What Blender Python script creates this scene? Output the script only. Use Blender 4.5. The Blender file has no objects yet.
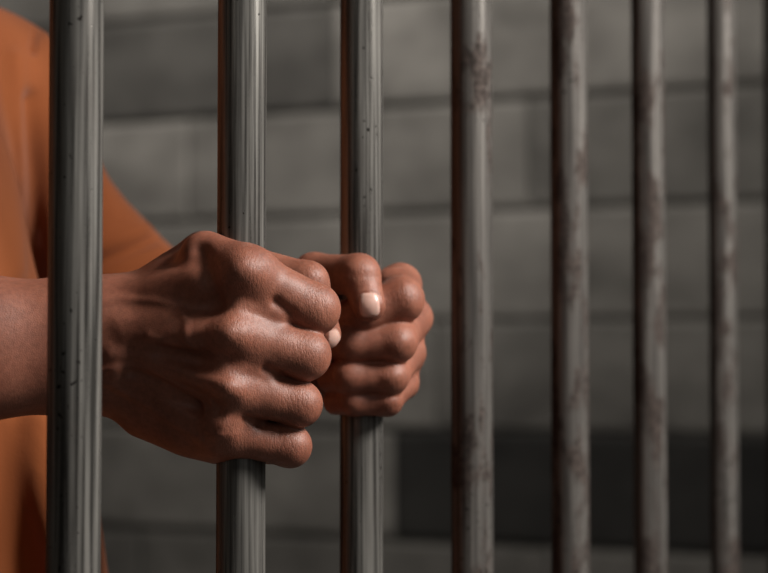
import bpy, bmesh, math, random
import numpy as np
from mathutils import Vector

# ------------------------------------------------------------------ camera, world, lights
SC = bpy.context.scene
COL = SC.collection
FPX = 1813.0                       # 85 mm lens on a 36 mm sensor, 768 px wide
CAMZ = 1.20
PHI = math.atan(0.040)             # the camera looks up very slightly
cp, sp = math.cos(PHI), math.sin(PHI)

cam_d = bpy.data.cameras.new('camera')
cam = bpy.data.objects.new('camera', cam_d)
COL.objects.link(cam)
cam.location = (0, 0, CAMZ)
cam.rotation_euler = (math.pi / 2 + PHI, 0, 0)
cam_d.lens = 36.0 * FPX / 768.0
cam_d.sensor_width = 36.0
cam_d.clip_start = 0.02
cam_d.dof.use_dof = True
cam_d.dof.focus_distance = 0.80
cam_d.dof.aperture_fstop = 8.0
SC.camera = cam

world = bpy.data.worlds.new('world')
SC.world = world
world.use_nodes = True
world.node_tree.nodes['Background'].inputs[0].default_value = (0.8, 0.9, 1.0, 1)
world.node_tree.nodes['Background'].inputs[1].default_value = 0.012

def area_light(name, loc, target, sx, sy, power, color=(1, 1, 1), spread=180):
    d = bpy.data.lights.new(name, 'AREA')
    d.shape = 'RECTANGLE'; d.size = sx; d.size_y = sy
    d.energy = power; d.color = color
    d.spread = math.radians(spread)
    o = bpy.data.objects.new(name, d)
    COL.objects.link(o)
    o.location = loc
    dv = Vector(target) - Vector(loc)
    o.rotation_euler = dv.to_track_quat('-Z', 'Y').to_euler()
    return o

area_light('corridor_key_light', (1.0, 0.46, 2.02), (-0.06, 0.85, 1.2), 0.40, 0.40, 37, (1.0, 0.96, 0.92))
area_light('added_side_panel', (1.35, 1.0, 1.88), (0.0, 0.98, 1.35), 1.8, 1.2, 4.6, (1.0, 0.97, 0.93))  # added soft panel, gives the bars a bright right side to reflect
area_light('added_fill_panel', (0.66, -1.15, 1.95), (0.0, 0.9, 1.3), 1.3, 1.3, 2.4, (1.0, 0.98, 0.95))  # added panel behind the camera, fill for the hands and bar fronts
area_light('cell_ceiling_light', (-0.3, 2.65, 2.5), (-0.2, 3.4, 1.9), 1.2, 0.3, 15, (1.0, 0.965, 0.93))

SC.view_settings.view_transform = 'Standard'
SC.view_settings.look = 'None'
SC.view_settings.gamma = 1.0
SC.view_settings.use_curve_mapping = False
SC.view_settings.exposure = 0.0

# ------------------------------------------------------------------ helpers
def P(px, py, D):
    """world point seen at pixel (px, py) lying D metres along the optical axis"""
    u = (px - 384.0) / FPX * D
    v = (286.5 - py) / FPX * D
    return np.array([u, D * cp - v * sp, CAMZ + D * sp + v * cp])

def project(pts):
    r = pts - np.array([0, 0, CAMZ])
    D = r[:, 1] * cp + r[:, 2] * sp
    v = -r[:, 1] * sp + r[:, 2] * cp
    return 384.0 + r[:, 0] / D * FPX, 286.5 - v / D * FPX, D

def srgb(r, g, b):
    def f(c):
        c /= 255.0
        return c / 12.92 if c <= 0.04045 else ((c + 0.055) / 1.055) ** 2.4
    return (f(r), f(g), f(b), 1.0)

def new_mat(name):
    m = bpy.data.materials.new(name)
    m.use_nodes = True
    nt = m.node_tree
    b = nt.nodes['Principled BSDF']
    return m, nt, b

def node(nt, t, **kw):
    n = nt.nodes.new(t)
    for k, v in kw.items():
        if k in n.inputs:
            n.inputs[k].default_value = v
        else:
            setattr(n, k, v)
    return n

def ramp(nt, fac, stops):
    n = nt.nodes.new('ShaderNodeValToRGB')
    e = n.color_ramp.elements
    while len(e) < len(stops):
        e.new(0.5)
    for el, (p, c) in zip(e, stops):
        el.position = p
        el.color = c if len(c) == 4 else (*c, 1)
    nt.links.new(fac, n.inputs[0])
    return n

def g(v):
    return (v, v, v, 1)

def obj_coords(nt, scale=(1, 1, 1), seed=True):
    tc = nt.nodes.new('ShaderNodeTexCoord')
    mp = nt.nodes.new('ShaderNodeMapping')
    mp.inputs['Scale'].default_value = scale
    nt.links.new(tc.outputs['Object'], mp.inputs['Vector'])
    if seed:
        oi = nt.nodes.new('ShaderNodeObjectInfo')
        ml = node(nt, 'ShaderNodeMath', operation='MULTIPLY')
        ml.inputs[1].default_value = 37.0
        nt.links.new(oi.outputs['Random'], ml.inputs[0])
        nt.links.new(ml.outputs[0], mp.inputs['Location'])
    return mp.outputs[0]

def mix_col(nt, fac, a, b, mode='MIX'):
    n = nt.nodes.new('ShaderNodeMix')
    n.data_type = 'RGBA'; n.blend_type = mode
    for sock, v in ((n.inputs[0], fac), (n.inputs[6], a), (n.inputs[7], b)):
        if isinstance(v, (int, float, tuple)):
            sock.default_value = v
        else:
            nt.links.new(v, sock)
    return n.outputs[2]

def math_n(nt, op, a, b=None):
    n = nt.nodes.new('ShaderNodeMath'); n.operation = op
    for i, v in enumerate((a, b)):
        if v is None: continue
        if isinstance(v, (int, float)): n.inputs[i].default_value = v
        else: nt.links.new(v, n.inputs[i])
    return n.outputs[0]

# ------------------------------------------------------------------ materials
def steel_material(name, worn):
    m, nt, b = new_mat(name)
    L = nt.links.new
    v_streak = obj_coords(nt, (480, 480, 9.0))
    v_iso = obj_coords(nt, (1, 1, 1))
    v_patch = obj_coords(nt, (70, 70, 22))
    streak = node(nt, 'ShaderNodeTexNoise', Scale=1.0, Detail=3.0); L(v_streak, streak.inputs['Vector'])
    patch = node(nt, 'ShaderNodeTexNoise', Scale=1.0, Detail=6.0, Roughness=0.62); L(v_patch, patch.inputs['Vector'])
    pits = node(nt, 'ShaderNodeTexNoise', Scale=330.0, Detail=2.0); L(v_iso, pits.inputs['Vector'])
    pitz = node(nt, 'ShaderNodeTexNoise', Scale=11.0, Detail=1.0); L(v_iso, pitz.inputs['Vector'])
    pit_mask = ramp(nt, math_n(nt, 'ADD', pits.outputs[0], math_n(nt, 'MULTIPLY', pitz.outputs[0], 0.35)),
                    [(0.90 if not worn else 0.86, g(0)), (0.95, g(1))])
    base = ramp(nt, streak.outputs[0], [(0.34, srgb(64, 62, 59)), (0.66, srgb(138, 135, 129))] if not worn else [(0.3, srgb(66, 63, 60)), (0.7, srgb(118, 114, 109))])
    wear = ramp(nt, patch.outputs[0], [(0.48, g(0)), (0.56 if worn else 0.72, g(1))])
    rustc = ramp(nt, pits.outputs[0], [(0.35, srgb(44, 37, 34)), (0.65, srgb(84, 74, 69))])
    wf = math_n(nt, 'MULTIPLY', wear.outputs[0], 0.85 if worn else 0.3)
    c = mix_col(nt, wf, base.outputs[0], rustc.outputs[0])
    c = mix_col(nt, pit_mask.outputs[0], c, srgb(30, 26, 24))
    L(c, b.inputs['Base Color'])
    b.inputs['Metallic'].default_value = 0.5 if not worn else 0.4
    b.inputs['Specular Tint'].default_value = g(0.15)
    b.inputs['Specular IOR Level'].default_value = 0.2
    r = math_n(nt, 'ADD', math_n(nt, 'MULTIPLY', streak.outputs[0], 0.16), 0.20 if not worn else 0.34)
    r = math_n(nt, 'ADD', r, math_n(nt, 'MULTIPLY', wf, 0.35))
    L(r, b.inputs['Roughness'])
    h = math_n(nt, 'ADD', math_n(nt, 'MULTIPLY', streak.outputs[0], 0.55), math_n(nt, 'MULTIPLY', patch.outputs[0], 0.8 if worn else 0.35))
    h = math_n(nt, 'SUBTRACT', h, math_n(nt, 'MULTIPLY', pit_mask.outputs[0], 0.25))
    bp = node(nt, 'ShaderNodeBump', Strength=0.4, Distance=0.0005)
    L(h, bp.inputs['Height']); L(bp.outputs[0], b.inputs['Normal'])
    return m

def skin_material():
    m, nt, b = new_mat('brown_skin')
    L = nt.links.new
    v = obj_coords(nt, (1, 1, 1), seed=False)
    n1 = node(nt, 'ShaderNodeTexNoise', Scale=55.0, Detail=5.0, Roughness=0.6); L(v, n1.inputs['Vector'])
    n2 = node(nt, 'ShaderNodeTexNoise', Scale=420.0, Detail=4.0, Roughness=0.65); L(v, n2.inputs['Vector'])
    vo = node(nt, 'ShaderNodeTexVoronoi', Scale=950.0, feature='DISTANCE_TO_EDGE'); L(v, vo.inputs['Vector'])
    base = ramp(nt, n1.outputs[0], [(0.3, srgb(122, 73, 56)), (0.7, srgb(150, 95, 75))])
    fine = ramp(nt, n2.outputs[0], [(0.38, g(0.70)), (0.60, g(1.0))])
    c = mix_col(nt, 0.6, base.outputs[0], fine.outputs[0], 'MULTIPLY')
    at = node(nt, 'ShaderNodeAttribute', attribute_name='nail')
    c = mix_col(nt, at.outputs['Fac'], c, srgb(198, 160, 146))
    L(c, b.inputs['Base Color'])
    ro = mix_col(nt, at.outputs['Fac'], g(0.50), g(0.32))
    L(ro, b.inputs['Roughness'])
    b.inputs['Specular IOR Level'].default_value = 0.45
    b.inputs['Subsurface Weight'].default_value = 0.12
    b.inputs['Subsurface Radius'].default_value = (1.0, 0.35, 0.2)
    b.inputs['Subsurface Scale'].default_value = 0.003
    kn = node(nt, 'ShaderNodeAttribute', attribute_name='wrinkle')
    vr = ramp(nt, vo.outputs[0], [(0.0, g(0)), (0.22, g(1))])
    vw = obj_coords(nt, (1000, 500, 260), seed=False)
    nw = node(nt, 'ShaderNodeTexNoise', Scale=1.0, Detail=2.0, Distortion=0.8); L(vw, nw.inputs['Vector'])
    wr = ramp(nt, nw.outputs[0], [(0.38, g(0)), (0.52, g(1))])
    h = math_n(nt, 'ADD', math_n(nt, 'MULTIPLY', n2.outputs[0], 0.5), math_n(nt, 'MULTIPLY', vr.outputs[0], 0.22))
    h = math_n(nt, 'ADD', h, math_n(nt, 'MULTIPLY', math_n(nt, 'MULTIPLY', wr.outputs[0], kn.outputs['Fac']), 0.9))
    st = math_n(nt, 'MULTIPLY', math_n(nt, 'SUBTRACT', 1.0, at.outputs['Fac']), 0.32)
    bp = node(nt, 'ShaderNodeBump', Distance=0.0005)
    L(st, bp.inputs['Strength'])
    L(h, bp.inputs['Height']); L(bp.outputs[0], b.inputs['Normal'])
    return m

def cloth_material(name, ca, cb):
    m, nt, b = new_mat(name)
    L = nt.links.new
    v = obj_coords(nt, (1, 1, 1), seed=False)
    n1 = node(nt, 'ShaderNodeTexNoise', Scale=9.0, Detail=4.0); L(v, n1.inputs['Vector'])
    n2 = node(nt, 'ShaderNodeTexNoise', Scale=900.0, Detail=2.0); L(v, n2.inputs['Vector'])
    c = ramp(nt, n1.outputs[0], [(0.3, ca), (0.7, cb)])
    L(c.outputs[0], b.inputs['Base Color'])
    b.inputs['Roughness'].default_value = 0.85
    b.inputs['Specular IOR Level'].default_value = 0.2
    b.inputs['Sheen Weight'].default_value = 0.15
    bp = node(nt, 'ShaderNodeBump', Strength=0.25, Distance=0.0006)
    L(n2.outputs[0], bp.inputs['Height']); L(bp.outputs[0], b.inputs['Normal'])
    return m

def concrete_material(name, use_tone):
    m, nt, b = new_mat(name)
    L = nt.links.new
    v = obj_coords(nt, (1, 1, 1), seed=False)
    v2 = obj_coords(nt, (3.0, 3.0, 11.0), seed=False)
    n1 = node(nt, 'ShaderNodeTexNoise', Scale=6.0, Detail=7.0, Roughness=0.62); L(v, n1.inputs['Vector'])
    n2 = node(nt, 'ShaderNodeTexNoise', Scale=1.0, Detail=5.0); L(v2, n2.inputs['Vector'])
    n3 = node(nt, 'ShaderNodeTexNoise', Scale=90.0, Detail=5.0); L(v, n3.inputs['Vector'])
    s = math_n(nt, 'ADD', math_n(nt, 'MULTIPLY', n1.outputs[0], 0.6), math_n(nt, 'MULTIPLY', n2.outputs[0], 0.4))
    c = ramp(nt, s, [(0.32, srgb(80, 77, 73)), (0.68, srgb(134, 130, 124))])
    out = c.outputs[0]
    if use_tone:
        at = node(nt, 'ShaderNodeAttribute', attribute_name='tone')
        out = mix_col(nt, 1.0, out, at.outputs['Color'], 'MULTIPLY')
    L(out, b.inputs['Base Color'])
    b.inputs['Roughness'].default_value = 0.9
    b.inputs['Specular IOR Level'].default_value = 0.25
    h = math_n(nt, 'ADD', n1.outputs[0], math_n(nt, 'MULTIPLY', n3.outputs[0], 0.3))
    bp = node(nt, 'ShaderNodeBump', Strength=0.5, Distance=0.006)
    L(h, bp.inputs['Height']); L(bp.outputs[0], b.inputs['Normal'])
    return m

def plain_material(name, color, rough=0.6):
    m, nt, b = new_mat(name)
    v = obj_coords(nt, (1, 1, 1), seed=False)
    n = node(nt, 'ShaderNodeTexNoise', Scale=60.0, Detail=4.0); nt.links.new(v, n.inputs['Vector'])
    d = tuple(x * 0.7 for x in color[:3]) + (1,)
    c = ramp(nt, n.outputs[0], [(0.3, d), (0.7, color)])
    nt.links.new(c.outputs[0], b.inputs['Base Color'])
    b.inputs['Roughness'].default_value = rough
    return m

M_STEEL = steel_material('brushed_steel', False)
M_WORN = steel_material('worn_steel', True)
M_SKIN = skin_material()
M_SHIRT = cloth_material('orange_cotton', srgb(120, 62, 28), srgb(133, 71, 33))
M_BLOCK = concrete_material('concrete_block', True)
M_CONC = concrete_material('cast_concrete', False)
M_HAIR = plain_material('black_hair', srgb(24, 18, 15), 0.5)
M_SHOE = plain_material('black_canvas', srgb(36, 35, 36), 0.7)

def link_mesh(name, verts, faces, mat, parent=None, smooth=True):
    me = bpy.data.meshes.new(name)
    me.from_pydata([tuple(v) for v in verts], [], [tuple(f) for f in faces])
    me.materials.append(mat)
    if smooth:
        me.polygons.foreach_set('use_smooth', [True] * len(me.polygons))
    o = bpy.data.objects.new(name, me)
    COL.objects.link(o)
    if parent: o.parent = parent
    return o

# ------------------------------------------------------------------ setting
WDIR = np.array([0.914, -0.407, 0.0])          # the block wall comes nearer on the right
WNRM = np.array([-0.407, -0.914, 0.0])         # towards the room
W0 = np.array([0.0, 3.2, 0.0])

def build_wall():
    rnd = random.Random(4)
    bm = bmesh.new()
    lay = bm.loops.layers.float_color.new('tone')
    def box(t0, t1, z0, z1, d0, d1, tone, bev):
        cs = []
        for (t, z, d) in ((t0, z0, d1), (t1, z0, d1), (t1, z1, d1), (t0, z1, d1),
                          (t0, z0, d0), (t1, z0, d0), (t1, z1, d0), (t0, z1, d0)):
            cs.append(bm.verts.new(tuple(W0 + WDIR * t + WNRM * d + np.array([0, 0, z]))))
        fs = []
        for q in ((0, 1, 2, 3), (5, 4, 7, 6), (4, 0, 3, 7), (1, 5, 6, 2), (3, 2, 6, 7), (4, 5, 1, 0)):
            fs.append(bm.faces.new([cs[i] for i in q]))
        if bev:
            old = set(bm.faces) - set(fs)
            bmesh.ops.bevel(bm, geom=list({e for f in fs[:1] for e in f.edges}), offset=bev, segments=3,
                                affect='EDGES', profile=0.5)
            fs = [f for f in bm.faces if f not in old]
        for f in fs:
            f.smooth = False
            for l in f.loops:
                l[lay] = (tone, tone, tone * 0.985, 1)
    box(-3.2, 2.4, 0.0, 2.6, -0.25, -0.010, 0.55, 0)
    # per row: block edges along the wall and their own concrete tone
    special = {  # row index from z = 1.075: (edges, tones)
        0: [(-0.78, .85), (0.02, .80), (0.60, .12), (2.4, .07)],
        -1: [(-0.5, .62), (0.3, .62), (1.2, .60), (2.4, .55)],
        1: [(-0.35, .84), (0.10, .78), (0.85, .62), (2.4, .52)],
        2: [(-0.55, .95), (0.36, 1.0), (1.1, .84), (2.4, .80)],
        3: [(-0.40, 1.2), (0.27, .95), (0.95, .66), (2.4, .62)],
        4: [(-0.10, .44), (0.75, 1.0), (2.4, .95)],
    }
    h = 0.191
    for k in range(-6, 9):
        z0 = max(0.0, 1.075 + (k - 1) * h) if k > -6 else 0.0
        z0 = 1.075 + (k - 1) * h
        z1 = z0 + h
        z0 = max(z0, 0.0); z1 = min(z1, 2.6)
        if z1 <= z0 + 0.03: continue
        t = -3.2
        if k in special:
            runs = [(special[k][0][0] - 0.8 * q, None) for q in range(6, 0, -1)]
            edges = [(e, rnd.uniform(.7, .95)) for e, _ in runs if e > -3.15] + special[k]
        else:
            edges, e = [], -3.2 + rnd.uniform(.3, .8)
            while e < 2.3:
                edges.append((e, rnd.uniform(.65, .95))); e += 0.8
            edges.append((2.4, .7))
        for e, tone in edges:
            j = 0.0
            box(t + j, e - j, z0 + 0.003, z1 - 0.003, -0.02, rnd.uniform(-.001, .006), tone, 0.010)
            t = e
    me = bpy.data.meshes.new('wall_back')
    bm.to_mesh(me); bm.free()
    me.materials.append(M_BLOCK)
    o = bpy.data.objects.new('wall_back', me)
    COL.objects.link(o)
    o['kind'] = 'structure'

build_wall()

def slab(name, x0, x1, y0, y1, z0, z1):
    v = [(x0, y0, z0), (x1, y0, z0), (x1, y1, z0), (x0, y1, z0), (x0, y0, z1), (x1, y0, z1), (x1, y1, z1), (x0, y1, z1)]
    f = [(3, 2, 1, 0), (4, 5, 6, 7), (0, 1, 5, 4), (1, 2, 6, 5), (2, 3, 7, 6), (3, 0, 4, 7)]
    o = link_mesh(name, v, f, M_CONC, smooth=False)
    o['kind'] = 'structure'
    return o

slab('floor', -3.6, 3.4, -2.6, 5.2, -0.15, 0.0)
slab('ceiling', -3.6, 3.4, -2.6, 5.2, 2.6, 2.75)

slab('wall_left', -2.6, -2.45, -2.6, 5.2, 0.0, 2.6)

# ------------------------------------------------------------------ steel bars
B_D1, B_C = 0.726, 0.135
def bar_at(px):
    t = (px - 75.0) / (205.6 - B_C * px)
    return B_D1 * (1 + B_C * t)

BARS = [
    (75.0, 54.0, M_STEEL, 'nearest steel bar, standing in front of the bare forearm and orange shirt'),
    (241.5, 49.0, M_STEEL, 'steel bar gripped by the near hand whose back faces the viewer'),
    (361.5, 43.0, M_STEEL, 'steel bar gripped by the far hand with its thumbnail showing'),
    (471.7, 42.0, M_WORN, 'flaking grey steel bar, first free bar to the right of both hands'),
    (569.5, 37.5, M_WORN, 'narrow steel bar with a bright streak, second free bar right of the hands'),
    (649.0, 33.0, M_WORN, 'blotchy rust-stained steel bar, third free bar right of the hands'),
    (723.0, 28.0, M_WORN, 'thin-looking far steel bar, fourth free bar right of the hands'),
    (779.0, 27.0, M_WORN, 'farthest steel bar, cut off by the right edge of the photo'),
]
BARPOS = []
for i, (px, w, mat, label) in enumerate(BARS):
    D = bar_at(px)
    c = P(px, 286, D)
    rad = w / 2 * D / FPX
    BARPOS.append((c[0], c[1], D))
    nseg, zs = 64, [0.0, 0.3, 0.6, 0.9, 1.2, 1.5, 1.8, 2.1, 2.4, 2.6]
    verts, faces = [], []
    for z in zs:
        for k in range(nseg):
            a = 2 * math.pi * k / nseg
            verts.append((rad * math.cos(a), rad * math.sin(a), z))
    for q in range(len(zs) - 1):
        for k in range(nseg):
            k2 = (k + 1) % nseg
            faces.append((q * nseg + k, q * nseg + k2, (q + 1) * nseg + k2, (q + 1) * nseg + k))
    caps = [tuple(range(nseg - 1, -1, -1)), tuple(range((len(zs) - 1) * nseg, len(zs) * nseg))]
    o = link_mesh('cell_bar', verts, faces + caps, mat)
    for p_ in list(o.data.polygons)[-2:]: p_.use_smooth = False
    o.location = (c[0], c[1], 0)
    o['label'] = label; o['category'] = 'bar'
    o['group'] = 'upright steel bars of the cell front'

# ------------------------------------------------------------------ implicit surfaces
def smin(a, b, k):
    if k <= 0: return np.minimum(a, b)
    h = np.maximum(k - np.abs(a - b), 0.0) / k
    return np.minimum(a, b) - h * h * (k * 0.25)

def cone(p, a, b, ra, rb):
    a = np.asarray(a, np.float32); ba = np.asarray(b, np.float32) - a
    pa = p - a
    h = np.clip(pa @ ba / max(float(ba @ ba), 1e-12), 0, 1)
    d = pa - h[:, None] * ba
    return np.sqrt(np.einsum('ij,ij->i', d, d)) - (ra + (rb - ra) * h)

def ball(p, c, r):
    d = p - np.asarray(c, np.float32)
    return np.sqrt(np.einsum('ij,ij->i', d, d)) - r

def ellip(p, c, axes, rad):
    """ellipsoid with unit axes (rows) and radii"""
    q = (p - np.asarray(c, np.float32)) @ np.asarray(axes, np.float32).T
    r = np.asarray(rad, np.float32)
    k0 = np.linalg.norm(q / r, axis=1)
    k1 = np.linalg.norm(q / (r * r), axis=1)
    return k0 * (k0 - 1.0) / np.maximum(k1, 1e-6)

def chain(p, pts, k=0.004):
    """pts: list of (point, radius) joined by tapered limbs"""
    d = None
    for (a, ra), (b, rb) in zip(pts[:-1], pts[1:]):
        c = cone(p, a, b, ra, rb)
        d = c if d is None else smin(d, c, k)
    return d

def surface(fn, lo, hi, vox):
    """surface nets of fn over a box; returns verts, quads"""
    lo = np.asarray(lo, float); hi = np.asarray(hi, float)
    F = 4
    n = (np.ceil((hi - lo) / vox / F).astype(int)) * F
    nx, ny, nz = n + 1
    cx, cy, cz = n // F + 1
    def pts(ix, iy, iz):
        return np.stack([lo[0] + ix * vox, lo[1] + iy * vox, lo[2] + iz * vox], 1).astype(np.float32)
    def run(P_):
        out = np.empty(len(P_), np.float32)
        for s in range(0, len(P_), 300000):
            out[s:s + 300000] = fn(P_[s:s + 300000])
        return out
    I, J, K = np.meshgrid(np.arange(cx) * F, np.arange(cy) * F, np.arange(cz) * F, indexing='ij')
    cv = run(pts(I.ravel(), J.ravel(), K.ravel())).reshape(cx, cy, cz)
    near = np.abs(cv) < vox * F * 2.2
    # blow up the coarse values, then refine near the surface
    ii = np.minimum((np.arange(nx) + F // 2) // F, cx - 1)
    jj = np.minimum((np.arange(ny) + F // 2) // F, cy - 1)
    kk = np.minimum((np.arange(nz) + F // 2) // F, cz - 1)
    V = cv[np.ix_(ii, jj, kk)]
    A = near[np.ix_(ii, jj, kk)]
    ax, ay, az = np.nonzero(A)
    V[ax, ay, az] = run(pts(ax, ay, az))
    S = V < 0
    # active cells
    cnt = np.zeros((nx - 1, ny - 1, nz - 1), np.int8)
    for dx in (0, 1):
        for dy in (0, 1):
            for dz in (0, 1):
                cnt += S[dx:nx - 1 + dx, dy:ny - 1 + dy, dz:nz - 1 + dz]
    act = (cnt > 0) & (cnt < 8)
    ci, cj, ck = np.nonzero(act)
    idx = -np.ones(act.shape, np.int32)
    idx[ci, cj, ck] = np.arange(len(ci))
    acc = np.zeros((len(ci), 3)); num = np.zeros(len(ci))
    base = np.stack([ci, cj, ck], 1).astype(float)
    corners = [(0, 0, 0), (1, 0, 0), (0, 1, 0), (1, 1, 0), (0, 0, 1), (1, 0, 1), (0, 1, 1), (1, 1, 1)]
    for a in corners:
        for ax_ in range(3):
            if a[ax_]: continue
            b = list(a); b[ax_] = 1
            va = V[ci + a[0], cj + a[1], ck + a[2]]
            vb = V[ci + b[0], cj + b[1], ck + b[2]]
            m = (va < 0) != (vb < 0)
            t = np.where(m, va / np.where(m, va - vb, 1), 0)
            pos = np.array(a, float)[None] + t[:, None] * np.eye(3)[ax_][None]
            acc += np.where(m[:, None], pos, 0); num += m
    verts = lo + (base + acc / num[:, None]) * vox
    quads = []
    for ax_ in range(3):
        o1, o2 = [(1, 2), (2, 0), (0, 1)][ax_]
        sl0 = [slice(None)] * 3; sl1 = [slice(None)] * 3
        sl0[ax_] = slice(0, -1); sl1[ax_] = slice(1, None)
        s0, s1 = S[tuple(sl0)], S[tuple(sl1)]
        e = np.stack(np.nonzero(s0 != s1), 1)
        m = (e[:, o1] > 0) & (e[:, o2] > 0) & (e[:, o1] < act.shape[o1]) & (e[:, o2] < act.shape[o2])
        e = e[m]
        inside = s0[e[:, 0], e[:, 1], e[:, 2]]
        def cell(d1, d2):
            c = e.copy(); c[:, o1] -= d1; c[:, o2] -= d2
            return idx[c[:, 0], c[:, 1], c[:, 2]]
        q = np.stack([cell(1, 1), cell(0, 1), cell(0, 0), cell(1, 0)], 1)
        q[~inside] = q[~inside][:, ::-1]
        quads.append(q)
    q = np.concatenate(quads)
    q = q[(q >= 0).all(1)]
    return verts, q

def vnormals(v, q):
    n = np.cross(v[q[:, 2]] - v[q[:, 0]], v[q[:, 3]] - v[q[:, 1]])
    out = np.zeros_like(v)
    for k in range(4):
        for a in range(3):
            out[:, a] += np.bincount(q[:, k], n[:, a], len(v))
    return out / np.maximum(np.linalg.norm(out, axis=1), 1e-12)[:, None]

def relax(v, q, it):
    for _ in range(it):
        s = np.zeros_like(v); c = np.zeros(len(v))
        for k in range(4):
            for d in (1, 3):
                for a in range(3):
                    s[:, a] += np.bincount(q[:, k], v[q[:, (k + d) % 4], a], len(v))
                c += np.bincount(q[:, k], minlength=len(v))
        v = v * 0.5 + 0.5 * s / np.maximum(c, 1)[:, None]
    return v

def strokes(v, q, list_, facing=True, dlim=None):
    """sculpting strokes: each ([(px,py),...], sigma px, height mm) raises (or lowers) the skin along its line"""
    n = vnormals(v, q)
    x, y, D = project(v)
    ray = v - np.array([0, 0, CAMZ]); ray /= np.linalg.norm(ray, axis=1)[:, None]
    f = np.clip(-(n * ray).sum(1) * 2.0, 0, 1) if facing else np.ones(len(v))
    tot = np.zeros(len(v))
    for pl, sg, amp in list_:
        best = np.full(len(v), 1e9)
        for a, b in zip(pl[:-1], pl[1:]):
            ax_, ay_ = a; bx, by = b
            dx, dy = bx - ax_, by - ay_
            h = np.clip(((x - ax_) * dx + (y - ay_) * dy) / max(dx * dx + dy * dy, 1e-9), 0, 1)
            best = np.minimum(best, (x - ax_ - h * dx) ** 2 + (y - ay_ - h * dy) ** 2)
        tot += amp * 1e-3 * np.exp(-best / (2 * sg * sg))
    if dlim is not None: tot = tot * np.clip((dlim - D) / 0.006, 0, 1)
    return v + n * (tot * f)[:, None]

def vnoise(p, freq, seed):
    """smooth value noise on an array of points, -1..1"""
    rs = np.random.RandomState(seed)
    tab = rs.rand(64, 64, 64).astype(np.float32) * 2 - 1
    u = p * freq
    i = np.floor(u).astype(int); f = u - i
    f = f * f * (3 - 2 * f)
    r = 0
    for dx in (0, 1):
        for dy in (0, 1):
            for dz in (0, 1):
                w = (f[:, 0] if dx else 1 - f[:, 0]) * (f[:, 1] if dy else 1 - f[:, 1]) * (f[:, 2] if dz else 1 - f[:, 2])
                r = r + w * tab[(i[:, 0] + dx) % 64, (i[:, 1] + dy) % 64, (i[:, 2] + dz) % 64]
    return r

# ------------------------------------------------------------------ the man: joints
DR, DL = bar_at(241.5), bar_at(361.5)
SR, SL = DR / FPX, DL / FPX              # metres per pixel at each gripped bar
def R(px, py, d): return P(px, py, DR + d * 1e-3)
def L_(px, py, d): return P(px, py, DL + d * 1e-3)

FACE = np.array([0.85, -0.53, 0.0]); FACE /= np.linalg.norm(FACE)
LEFT = np.array([-FACE[1], FACE[0], 0.0])
UP = np.array([0, 0, 1.0])
CHEST = np.array([-0.35, 0.96, 0.0])
SHL = np.array([-0.248, 1.115, 1.361]); SHR = np.array([-0.448, 0.81, 1.355])
ELR = np.array([-0.395, 0.765, 1.165])
ELL = P(154, 354, 1.19)
WRR = R(78, 346, 8); WRL = L_(282, 342, 38)

def carve(p, d):
    # flesh pressed against the gripped bars gives way to them
    for k in (0, 1, 2):
        bx, by, _ = BARPOS[k]
        r = BARS[k][1] / 2 * BARPOS[k][2] / FPX
        d = np.maximum(d, r + 0.0004 - np.hypot(p[:, 0] - bx, p[:, 1] - by))
    return d

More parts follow.
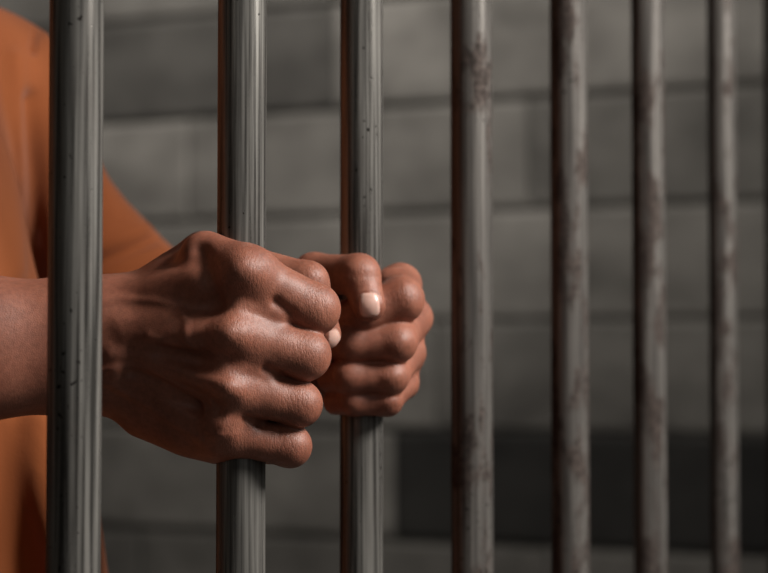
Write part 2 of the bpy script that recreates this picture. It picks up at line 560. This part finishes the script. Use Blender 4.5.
# fingers of the near (right) hand: MCP, PIP, DIP, tip with radii in pixels
RF = [
    [((243, 274, -23), 26), ((314, 309, -11), 25), ((281, 320, 15), 19), ((252, 322, 21), 17)],
    [((232, 334, -25), 25), ((305, 355, -15), 24.5), ((279, 362, 14), 19), ((252, 362, 21), 17)],
    [((228, 387, -22), 23), ((299, 404, -13), 22), ((277, 406, 14), 18), ((252, 405, 20), 16)],
    [((222, 432, -14), 21), ((290, 446, -9), 20.5), ((270, 446, 13), 17), ((252, 445, 18), 15)],
]
def hand_r(p):
    # palm: metacarpals fanning from the wrist
    w = [((112, 312, 4), 24), ((110, 332, -1), 29), ((110, 356, 0), 29), ((114, 375, 5), 24)]
    pal = None
    for (a, ra), f in zip(w, RF):
        b, rb = f[0]
        c = cone(p, R(*a), R(*b), ra * SR, rb * SR * 0.93)
        pal = c if pal is None else smin(pal, c, 0.006)
    # flesh of the palm, behind the metacarpals and against the bar
    for a, ra, b, rb in [((130, 330, 14), 34, (190, 300, -2), 24), ((130, 352, 14), 32, (190, 360, -4), 24),
                         ((130, 382, 14), 24, (190, 420, 0), 27),
                         ((146, 410, 10), 27, (220, 438, -4), 24)]:
        pal = smin(pal, cone(p, R(*a), R(*b), ra * SR, rb * SR), 0.010)
    # webs between the fingers
    for a, ra, b, rb in [((236, 303, -24), 18, (272, 311, -20), 13), ((228, 361, -25), 18, (263, 368, -20), 13),
                         ((222, 411, -22), 17, (243, 416, -17), 12), ((205, 256, -8), 23, (254, 270, -22), 20)]:
        pal = smin(pal, cone(p, R(*a), R(*b), ra * SR, rb * SR), 0.005)
    # thumb muscle and web
    pal = smin(pal, cone(p, R(120, 311, 12), R(203, 254, 18), 21 * SR, 21 * SR), 0.012)
    pal = smin(pal, cone(p, R(175, 285, 6), R(215, 262, 2), 24 * SR, 19 * SR), 0.010)
    d = None
    for f in RF:
        pts = [(R(*a), r * SR) for a, r in f]
        c = smin(pal, chain(p, pts, 0.003), 0.007)
        d = c if d is None else smin(d, c, 0.0016)
    th = chain(p, [(R(203, 256, 20), 22 * SR), (R(240, 262, 25), 19 * SR), (R(308, 282, 15), 20 * SR), (R(325.5, 334, 18), 16 * SR)], 0.004)
    d = smin(d, smin(pal, th, 0.006), 0.0006)
    # forearm
    arm = chain(p, [(R(112, 325, 6), 39 * SR), (R(75, 327, 9), 42 * SR), (R(-20, 330, 0), 45 * SR), (ELR + FACE * 0.04, 0.038), (ELR, 0.042)], 0.02)
    arm = smin(arm, chain(p, [(R(112, 360, 6), 39 * SR), (R(75, 364, 9), 43 * SR), (R(-20, 364, 0), 47 * SR), (ELR, 0.044)], 0.02), 0.01)
    return carve(p, smin(d, arm, 0.012))

LF = [
    [((400, 285, 8), 21), ((401, 300, -21), 22), ((366, 312, -25), 19), ((336, 320, -8), 16)],
    [((412, 318, 10), 20), ((396, 342, -23), 20), ((353, 343, -24), 18), ((334, 344, -6), 16)],
    [((406, 353, 9), 19), ((390, 376, -20), 18), ((350, 376, -22), 17), ((332, 378, -4), 15)],
    [((402, 383, 7), 16), ((387, 401, -16), 14.5), ((354, 401, -18), 14), ((336, 402, -3), 13)],
]
def hand_l(p):
    w = [((295, 322, 36), 22), ((292, 335, 38), 24), ((292, 350, 38), 24), ((296, 365, 35), 22)]
    pal = None
    for (a, ra), f in zip(w, LF):
        b, rb = f[0]
        c = cone(p, L_(*a), L_(b[0], b[1], b[2] + 4), ra * SL, rb * SL * 0.95)
        pal = c if pal is None else smin(pal, c, 0.007)
    pal = smin(pal, ball(p, L_(390, 283, -6), 14 * SL), 0.004)
    pal = smin(pal, cone(p, L_(310, 380, 24), L_(375, 385, 25), 22 * SL, 15 * SL), 0.008)
    pal = smin(pal, cone(p, L_(300, 310, 28), L_(320, 285, 8), 24 * SL, 21 * SL), 0.010)
    d = None
    for f in LF:
        pts = [(L_(*a), r * SL) for a, r in f]
        c = smin(pal, chain(p, pts, 0.003), 0.005)
        d = c if d is None else smin(d, c, 0.0016)
    th = chain(p, [(L_(300, 300, 20), 24 * SL), (L_(314, 274, -10), 20 * SL), (L_(359, 275, -31), 19.5 * SL), (L_(369, 305, -38), 16 * SL)], 0.004)
    d = smin(d, smin(pal, th, 0.005), 0.0006)
    arm = chain(p, [(L_(290, 335, 38), 0.024), (WRL, 0.025), (WRL * 0.55 + ELL * 0.45, 0.036), (ELL, 0.040)], 0.02)
    return carve(p, smin(d, arm, 0.012))

def head(p):
    n0 = CHEST - FACE * 0.02 + UP * 1.36
    hc = CHEST + FACE * 0.035 + UP * 1.615
    ax = np.stack([FACE, LEFT, UP])
    d = cone(p, n0, hc - UP * 0.09 - FACE * 0.02, 0.062, 0.056)
    d = smin(d, ellip(p, hc + UP * 0.02 - FACE * 0.015, ax, (0.098, 0.077, 0.098)), 0.03)
    d = smin(d, ellip(p, hc - UP * 0.055 + FACE * 0.025, ax, (0.070, 0.058, 0.072)), 0.03)
    d = smin(d, ball(p, hc - UP * 0.105 + FACE * 0.062, 0.020), 0.025)
    d = smin(d, cone(p, hc + UP * 0.012 + FACE * 0.082, hc - UP * 0.035 + FACE * 0.105, 0.009, 0.013), 0.012)
    for s in (-1, 1):
        d = smin(d, ball(p, hc - UP * 0.037 + FACE * 0.092 + LEFT * 0.012 * s, 0.009), 0.008)
        d = smin(d, cone(p, hc + UP * 0.024 + FACE * 0.082 + LEFT * 0.014 * s, hc + UP * 0.022 + FACE * 0.070 + LEFT * 0.048 * s, 0.007, 0.007), 0.012)
        eye = ball(p, hc + UP * 0.004 + FACE * 0.094 + LEFT * 0.032 * s, 0.017)
        k = 0.01
        h = np.maximum(k - np.abs(d + eye), 0) / k
        d = np.maximum(d, -eye) + h * h * k * 0.25
        d = smin(d, ball(p, hc + UP * 0.004 + FACE * 0.072 + LEFT * 0.032 * s, 0.0125), 0.003)
        d = smin(d, ellip(p, hc - UP * 0.012 + LEFT * 0.079 * s - FACE * 0.012, ax, (0.019, 0.008, 0.031)), 0.006)
    d = smin(d, ellip(p, hc - UP * 0.067 + FACE * 0.087, ax, (0.010, 0.026, 0.007)), 0.006)
    d = smin(d, ellip(p, hc - UP * 0.080 + FACE * 0.085, ax, (0.010, 0.023, 0.008)), 0.005)
    return d

def torso(p, grow=0.0):
    ax = np.stack([FACE, LEFT, UP])
    d = ellip(p, CHEST + UP * 1.26, ax, (0.115 + grow, 0.165 + grow, 0.16 + grow))
    d = smin(d, ellip(p, CHEST + UP * 1.06 + FACE * 0.005, ax, (0.110 + grow, 0.150 + grow, 0.20 + grow)), 0.06)
    d = smin(d, ellip(p, CHEST + UP * 0.90, ax, (0.115 + grow, 0.165 + grow, 0.14 + grow)), 0.06)
    return d

def shoulders(p, grow=0.0):
    n = CHEST + UP * 1.43 - FACE * 0.02
    d = smin(cone(p, n, SHL - UP * 0.008, 0.050 + grow, 0.038 + grow), cone(p, n, SHR - UP * 0.008, 0.050 + grow, 0.038 + grow), 0.03)
    return d

def body(p):
    d = smin(hand_r(p), hand_l(p), 0.0)
    up = smin(cone(p, SHR, ELR, 0.036, 0.034), cone(p, SHL, ELL, 0.034, 0.034), 0.0)
    d = smin(d, up, 0.012)
    t = smin(smin(torso(p), shoulders(p), 0.05), head(p), 0.03)
    return smin(t, d, 0.015)

def pack(parts):
    V, Q, o = [], [], 0
    for v, q in parts:
        V.append(v); Q.append(q + o); o += len(v)
    return np.concatenate(V), np.concatenate(Q)

def mesh_np(name, v, q, mat, parent=None):
    me = bpy.data.meshes.new(name)
    me.vertices.add(len(v)); me.vertices.foreach_set('co', np.ascontiguousarray(v, np.float32).ravel())
    me.loops.add(len(q) * 4); me.loops.foreach_set('vertex_index', np.ascontiguousarray(q, np.int32).ravel())
    me.polygons.add(len(q))
    me.polygons.foreach_set('loop_start', np.arange(len(q), dtype=np.int32) * 4)
    me.polygons.foreach_set('loop_total', np.full(len(q), 4, np.int32))
    me.polygons.foreach_set('use_smooth', np.ones(len(q), bool))
    me.update(calc_edges=True); me.validate()
    me.materials.append(mat)
    o = bpy.data.objects.new(name, me)
    COL.objects.link(o)
    if parent: o.parent = parent
    return o

VOX = 0.0007
# near hand: fine
lo_r = np.array([-0.205, 0.755, 1.125]); hi_r = np.array([-0.012, 0.872, 1.268])
vr, qr = surface(hand_r, lo_r, hi_r, VOX)
vr = relax(vr, qr, 2)
R_STROKES = [
    # tendons towards the knuckles
    ([(120, 322), (180, 312), (236, 275)], 7, 0.8),
    ([(125, 338), (180, 336), (226, 334)], 7, 1.0),
    ([(112, 354), (180, 370), (224, 387)], 7, 1.8),
    ([(118, 374), (165, 400), (216, 432)], 7, 1.8),
    # hollows between them
    ([(185, 300), (206, 312), (224, 303)], 10, -1.5),
    ([(165, 352), (200, 360), (228, 362)], 8, -1.9),
    ([(132, 372), (175, 392), (216, 412)], 8, -4.2),
    # valley behind the index knuckle
    ([(200, 250), (209, 280), (214, 302)], 7, -2.6),
    # veins
    ([(95, 302), (122, 299), (155, 301), (178, 306), (187, 320), (186, 340), (196, 352)], 3.4, 0.75),
    ([(90, 374), (103, 370), (128, 366), (152, 372), (182, 393), (205, 404)], 3.4, 1.3),
    ([(92, 376), (112, 384), (140, 400), (168, 418), (200, 438)], 3.4, 1.0),
    ([(150, 336), (176, 346), (200, 345)], 3.0, 0.7),
    # knuckle heads
    ([(243, 266), (249, 270)], 11, 2.4), ([(232, 333), (238, 336)], 11, 1.6),
    # dips beyond the knuckles and pockets between the fingers
    ([(282, 272), (276, 296)], 7, -0.7), ([(276, 330), (270, 352)], 7, -0.4), ([(268, 384), (262, 402)], 6, -0.4),
    ([(276, 303), (290, 313)], 4, -1.7), ([(266, 369), (280, 376)], 3.6, -1.4), ([(246, 419), (262, 424)], 3.2, -1.3),
    ([(232, 388), (237, 390)], 9, 2.2), ([(225, 430), (230, 432)], 8, 2.0),
]
vr = strokes(vr, qr, R_STROKES, dlim=DR + 0.006)

# far hand: fine
lo_l = np.array([-0.070, 0.845, 1.125]); hi_l = np.array([0.032, 0.965, 1.275])
vl, ql = surface(hand_l, lo_l, hi_l, VOX)
vl = relax(vl, ql, 2)
L_STROKES = [
    ([(398, 345), (402, 342)], 7, 1.0), ([(390, 378), (394, 376)], 6, 1.0), ([(388, 402), (392, 400)], 5, 0.8),
    ([(404, 288), (410, 305)], 7, 0.8),
    ([(352, 268), (378, 268)], 3, 0.3), ([(352, 276), (378, 277)], 2, -0.15), ([(354, 288), (380, 288)], 1.6, -0.12),
]
vl = strokes(vl, ql, L_STROKES)
# rest of the body: coarser, minus the two fine boxes
vc, qc = surface(body, (-0.62, 0.66, 0.82), (0.04, 1.36, 1.76), 0.0032)
def inside(v, lo, hi, m):
    return ((v > lo + m) & (v < hi - m)).all(1)
drop = inside(vc, lo_r, hi_r, 0.0015) | inside(vc, lo_l, hi_l, 0.0015)
# hidden under the shirt: not needed, but keeps the body whole
keepf = ~drop[qc].all(1)
qc = qc[keepf]
used = np.zeros(len(vc), bool); used[qc.ravel()] = True
remap = np.cumsum(used) - 1
vc, qc = vc[used], remap[qc]
V, Q = pack([(vr, qr), (vl, ql), (vc, qc)])

# nails
x, y, D = project(V)
nail = np.zeros(len(V), np.float32)
def rbox(cx, cy, hx, hy, rot, r):
    c, s = math.cos(rot), math.sin(rot)
    u = (x - cx) * c + (y - cy) * s; w = -(x - cx) * s + (y - cy) * c
    qx = np.maximum(np.abs(u) - hx + r, 0); qy = np.maximum(np.abs(w) - hy + r, 0)
    return np.sqrt(qx * qx + qy * qy) - r
isl = np.arange(len(V)) 
in_l = (isl >= len(vr)) & (isl < len(vr) + len(vl))
in_r = isl < len(vr)
d1 = rbox(369.5, 305, 10.5, 12.5, -0.05, 7)
n_all = vnormals(V, Q)
tocam = -(V - np.array([0, 0, CAMZ])); tocam /= np.linalg.norm(tocam, axis=1)[:, None]
fac = (n_all * tocam).sum(1)
m1 = in_l & (D < DL - 0.036) & (fac > 0.1)
nail = np.where(m1, np.clip(0.5 - d1 / 1.2, 0, 1), nail)
V = V + n_all * np.where(m1, 0.0003 * np.clip(1 - np.abs(d1 + 0.0) / 30, 0, 1) * (d1 < 0) - 0.0005 * np.exp(-(d1 / 1.3) ** 2), 0)[:, None]
d2 = rbox(334, 339, 7, 9, -0.4, 4)
m2 = in_r & (np.abs(cone(V.astype(np.float32), R(308, 282, 15), R(325.5, 334, 18), 20 * SR, 16 * SR)) < 0.0008) & (x > 329)
nail = np.where(m2, np.clip(0.5 - d2 / 1.2, 0, 1), nail)
for k in (0, 1, 2):
    rx, ry = V[:, 0] - BARPOS[k][0], V[:, 1] - BARPOS[k][1]
    rr = np.hypot(rx, ry)
    need = BARS[k][1] / 2 * BARPOS[k][2] / FPX + 0.0004
    sc = np.where((rr < need) & (rr > 1e-6), need / np.maximum(rr, 1e-6), 1.0)
    V[:, 0] = BARPOS[k][0] + rx * sc; V[:, 1] = BARPOS[k][1] + ry * sc

person = mesh_np('person', V, Q, M_SKIN)
at = person.data.attributes.new('nail', 'FLOAT', 'POINT')
at.data.foreach_set('value', np.ascontiguousarray(nail, np.float32))
at = person.data.attributes.new('wrinkle', 'FLOAT', 'POINT')
wk = np.zeros(len(V), np.float32)
for cx, cy, sg, sel in [(243, 268, 20, in_r), (234, 332, 20, in_r), (234, 387, 16, in_r), (227, 434, 15, in_r),
                        (318, 300, 15, in_r), (308, 350, 15, in_r), (300, 400, 14, in_r), (288, 445, 13, in_r), (316, 272, 10, in_r),
                        (366, 274, 11, in_l), (404, 295, 12, in_l), (398, 344, 11, in_l), (390, 378, 10, in_l), (386, 402, 9, in_l)]:
    wk = np.maximum(wk, np.where(sel & (fac > 0), np.exp(-((x - cx) ** 2 + (y - cy) ** 2) / (2 * sg * sg)), 0))
at.data.foreach_set('value', np.ascontiguousarray(wk, np.float32))
person['label'] = 'person in orange shirt standing behind the bars, gripping two of them with both fists'
person['category'] = 'person'

# ------------------------------------------------------------------ clothes
SHDIR_L = (ELL - SHL) / np.linalg.norm(ELL - SHL)
SHDIR_R = (ELR - SHR) / np.linalg.norm(ELR - SHR)
def shirt_fn(p):
    d = smin(torso(p, 0.014), shoulders(p, 0.010), 0.05)
    ax = np.stack([FACE, LEFT, UP])
    d = smin(d, ellip(p, CHEST + UP * 0.93 + FACE * 0.050 + LEFT * 0.03, ax, (0.138, 0.178, 0.36)), 0.05)
    for S, E, dr, t1 in ((SHL, ELL, SHDIR_L, 0.87), (SHR, ELR, SHDIR_R, 0.80)):
        e = S + (E - S) * t1
        sl = smin(cone(p, S, S + (e - S) * 0.5, 0.048, 0.038), cone(p, S + (e - S) * 0.5, e, 0.038, 0.060), 0.01)
        sl = np.maximum(sl, ((p - e) @ dr.astype(np.float32)))            # cut the sleeve square
        d = smin(d, sl, 0.03)
    # folds
    w = vnoise(p * np.array([1, 1, 0.45]), 16.0, 3) * 0.0055 + vnoise(p * np.array([1, 1, 0.6]), 34.0, 5) * 0.0022
    d = d + w
    # cloth bunching over the belly: two rolls with a deep fold between them
    for a, b, r in ((P(36, 425, 0.930), P(52, 600, 0.918), 0.014), (P(-14, 425, 0.925), P(-4, 600, 0.905), 0.012)):
        d = smin(d, cone(p, a, b, r * 0.7, r), 0.014)
    cut = cone(p, P(0, 430, 0.908), P(24, 600, 0.905), 0.007, 0.016)
    h = np.maximum(0.008 - np.abs(d + cut), 0) / 0.008
    d = np.maximum(d, -cut) + h * h * 0.002
    for S, E, dr, t1 in ((SHL, ELL, SHDIR_L, 0.87), (SHR, ELR, SHDIR_R, 0.80)):
        e = S + (E - S) * t1
        d = np.maximum(d, -cone(p, e - dr * 0.02, e + dr * 0.03, 0.048, 0.050))   # hollow cuff
    n0 = CHEST - FACE * 0.01 + UP * 1.43
    d = np.maximum(d, -cone(p, n0, n0 + UP * 0.2, 0.060, 0.12))                   # neck opening
    d = np.maximum(d, 0.80 - p[:, 2])
    return d.astype(np.float32)
v, q = surface(shirt_fn, (-0.66, 0.62, 0.77), (0.0, 1.40, 1.50), 0.0026)
v = relax(v, q, 1)
SH_STROKES = [
    ([(37, 27), (34, 50)], 2.4, -6.0),
    ([(30, 100), (36, 180), (34, 270)], 7, -5.0),
    ([(14, 60), (20, 270)], 8, 4.0),
    ([(96, 264), (130, 250), (160, 236)], 4, -4.5),
    ([(100, 244), (150, 226)], 7, 2.5),
]
v = strokes(v, q, SH_STROKES)
fc = v[q].mean(1)
rest = np.ones(len(q), bool)
sleeves = []
for S, E, dr in ((SHL, ELL, SHDIR_L), (SHR, ELR, SHDIR_R)):
    along = (fc - S) @ dr
    off = np.linalg.norm(fc - S - along[:, None] * dr, axis=1)
    side = ((fc - CHEST) @ LEFT) * (1 if S is SHL else -1)
    m = rest & (along > 0.015) & (off < 0.085) & (side > 0.135)
    rest &= ~m
    sleeves.append(m)
def sub(m):
    qq = q[m]; u = np.zeros(len(v), bool); u[qq.ravel()] = True
    return v[u], (np.cumsum(u) - 1)[qq]
shirt = mesh_np('shirt', *sub(rest), M_SHIRT, person)
for m in sleeves:
    mesh_np('sleeve', *sub(m), M_SHIRT, shirt)

HIP = CHEST + UP * 0.86
def trousers_fn(p):
    ax = np.stack([FACE, LEFT, UP])
    d = ellip(p, HIP, ax, (0.118, 0.168, 0.11))
    for s in (-1, 1):
        hip = HIP + LEFT * 0.085 * s - UP * 0.05
        kn = HIP + LEFT * 0.10 * s - UP * 0.38 + FACE * 0.01
        an = HIP + LEFT * 0.11 * s - UP * 0.80 - FACE * 0.01
        d = smin(d, chain(p, [(hip, 0.086), (kn, 0.066), (an, 0.056)], 0.03), 0.02)
    d = d + vnoise(p * np.array([1, 1, 0.6]), 18.0, 9) * 0.004
    d = np.maximum(d, 0.045 - p[:, 2])
    return d.astype(np.float32)
v, q = surface(trousers_fn, (-0.66, 0.66, 0.02), (-0.04, 1.30, 1.0), 0.006)
mesh_np('trousers', relax(v, q, 1), q, M_SHIRT, person)

for s in (-1, 1):
    a0 = HIP + LEFT * 0.11 * s; a0 = np.array([a0[0], a0[1], 0])
    def shoe_fn(p):
        d = chain(p, [(a0 - FACE * 0.045 + UP * 0.045, 0.042), (a0 + FACE * 0.06 + UP * 0.042, 0.042), (a0 + FACE * 0.155 + UP * 0.03, 0.036)], 0.02)
        d = smin(d, cone(p, a0 - FACE * 0.02 + UP * 0.06, a0 - FACE * 0.02 + UP * 0.10, 0.045, 0.042), 0.02)
        d = np.maximum(d, -p[:, 2])
        return np.maximum(d, p[:, 2] - 0.115)
    c = a0
    v, q = surface(shoe_fn, c + np.array([-.2, -.25, -.01]), c + np.array([.25, .2, .14]), 0.004)
    mesh_np('shoe', v, q, M_SHOE, person)

def hair_fn(p):
    hc = CHEST + FACE * 0.035 + UP * 1.615
    ax = np.stack([FACE, LEFT, UP])
    d = ellip(p, hc + UP * 0.024 - FACE * 0.017, ax, (0.101, 0.081, 0.101))
    front = (p - (hc + UP * 0.045 + FACE * 0.055)) @ (FACE * 0.8 - UP * 0.6).astype(np.float32)
    d = np.maximum(d, front)
    return np.maximum(d, (hc[2] - 0.045) - p[:, 2])
v, q = surface(hair_fn, (-0.50, 0.78, 1.53), (-0.16, 1.1, 1.78), 0.003)
mesh_np('hair', v, q, M_HAIR, person)
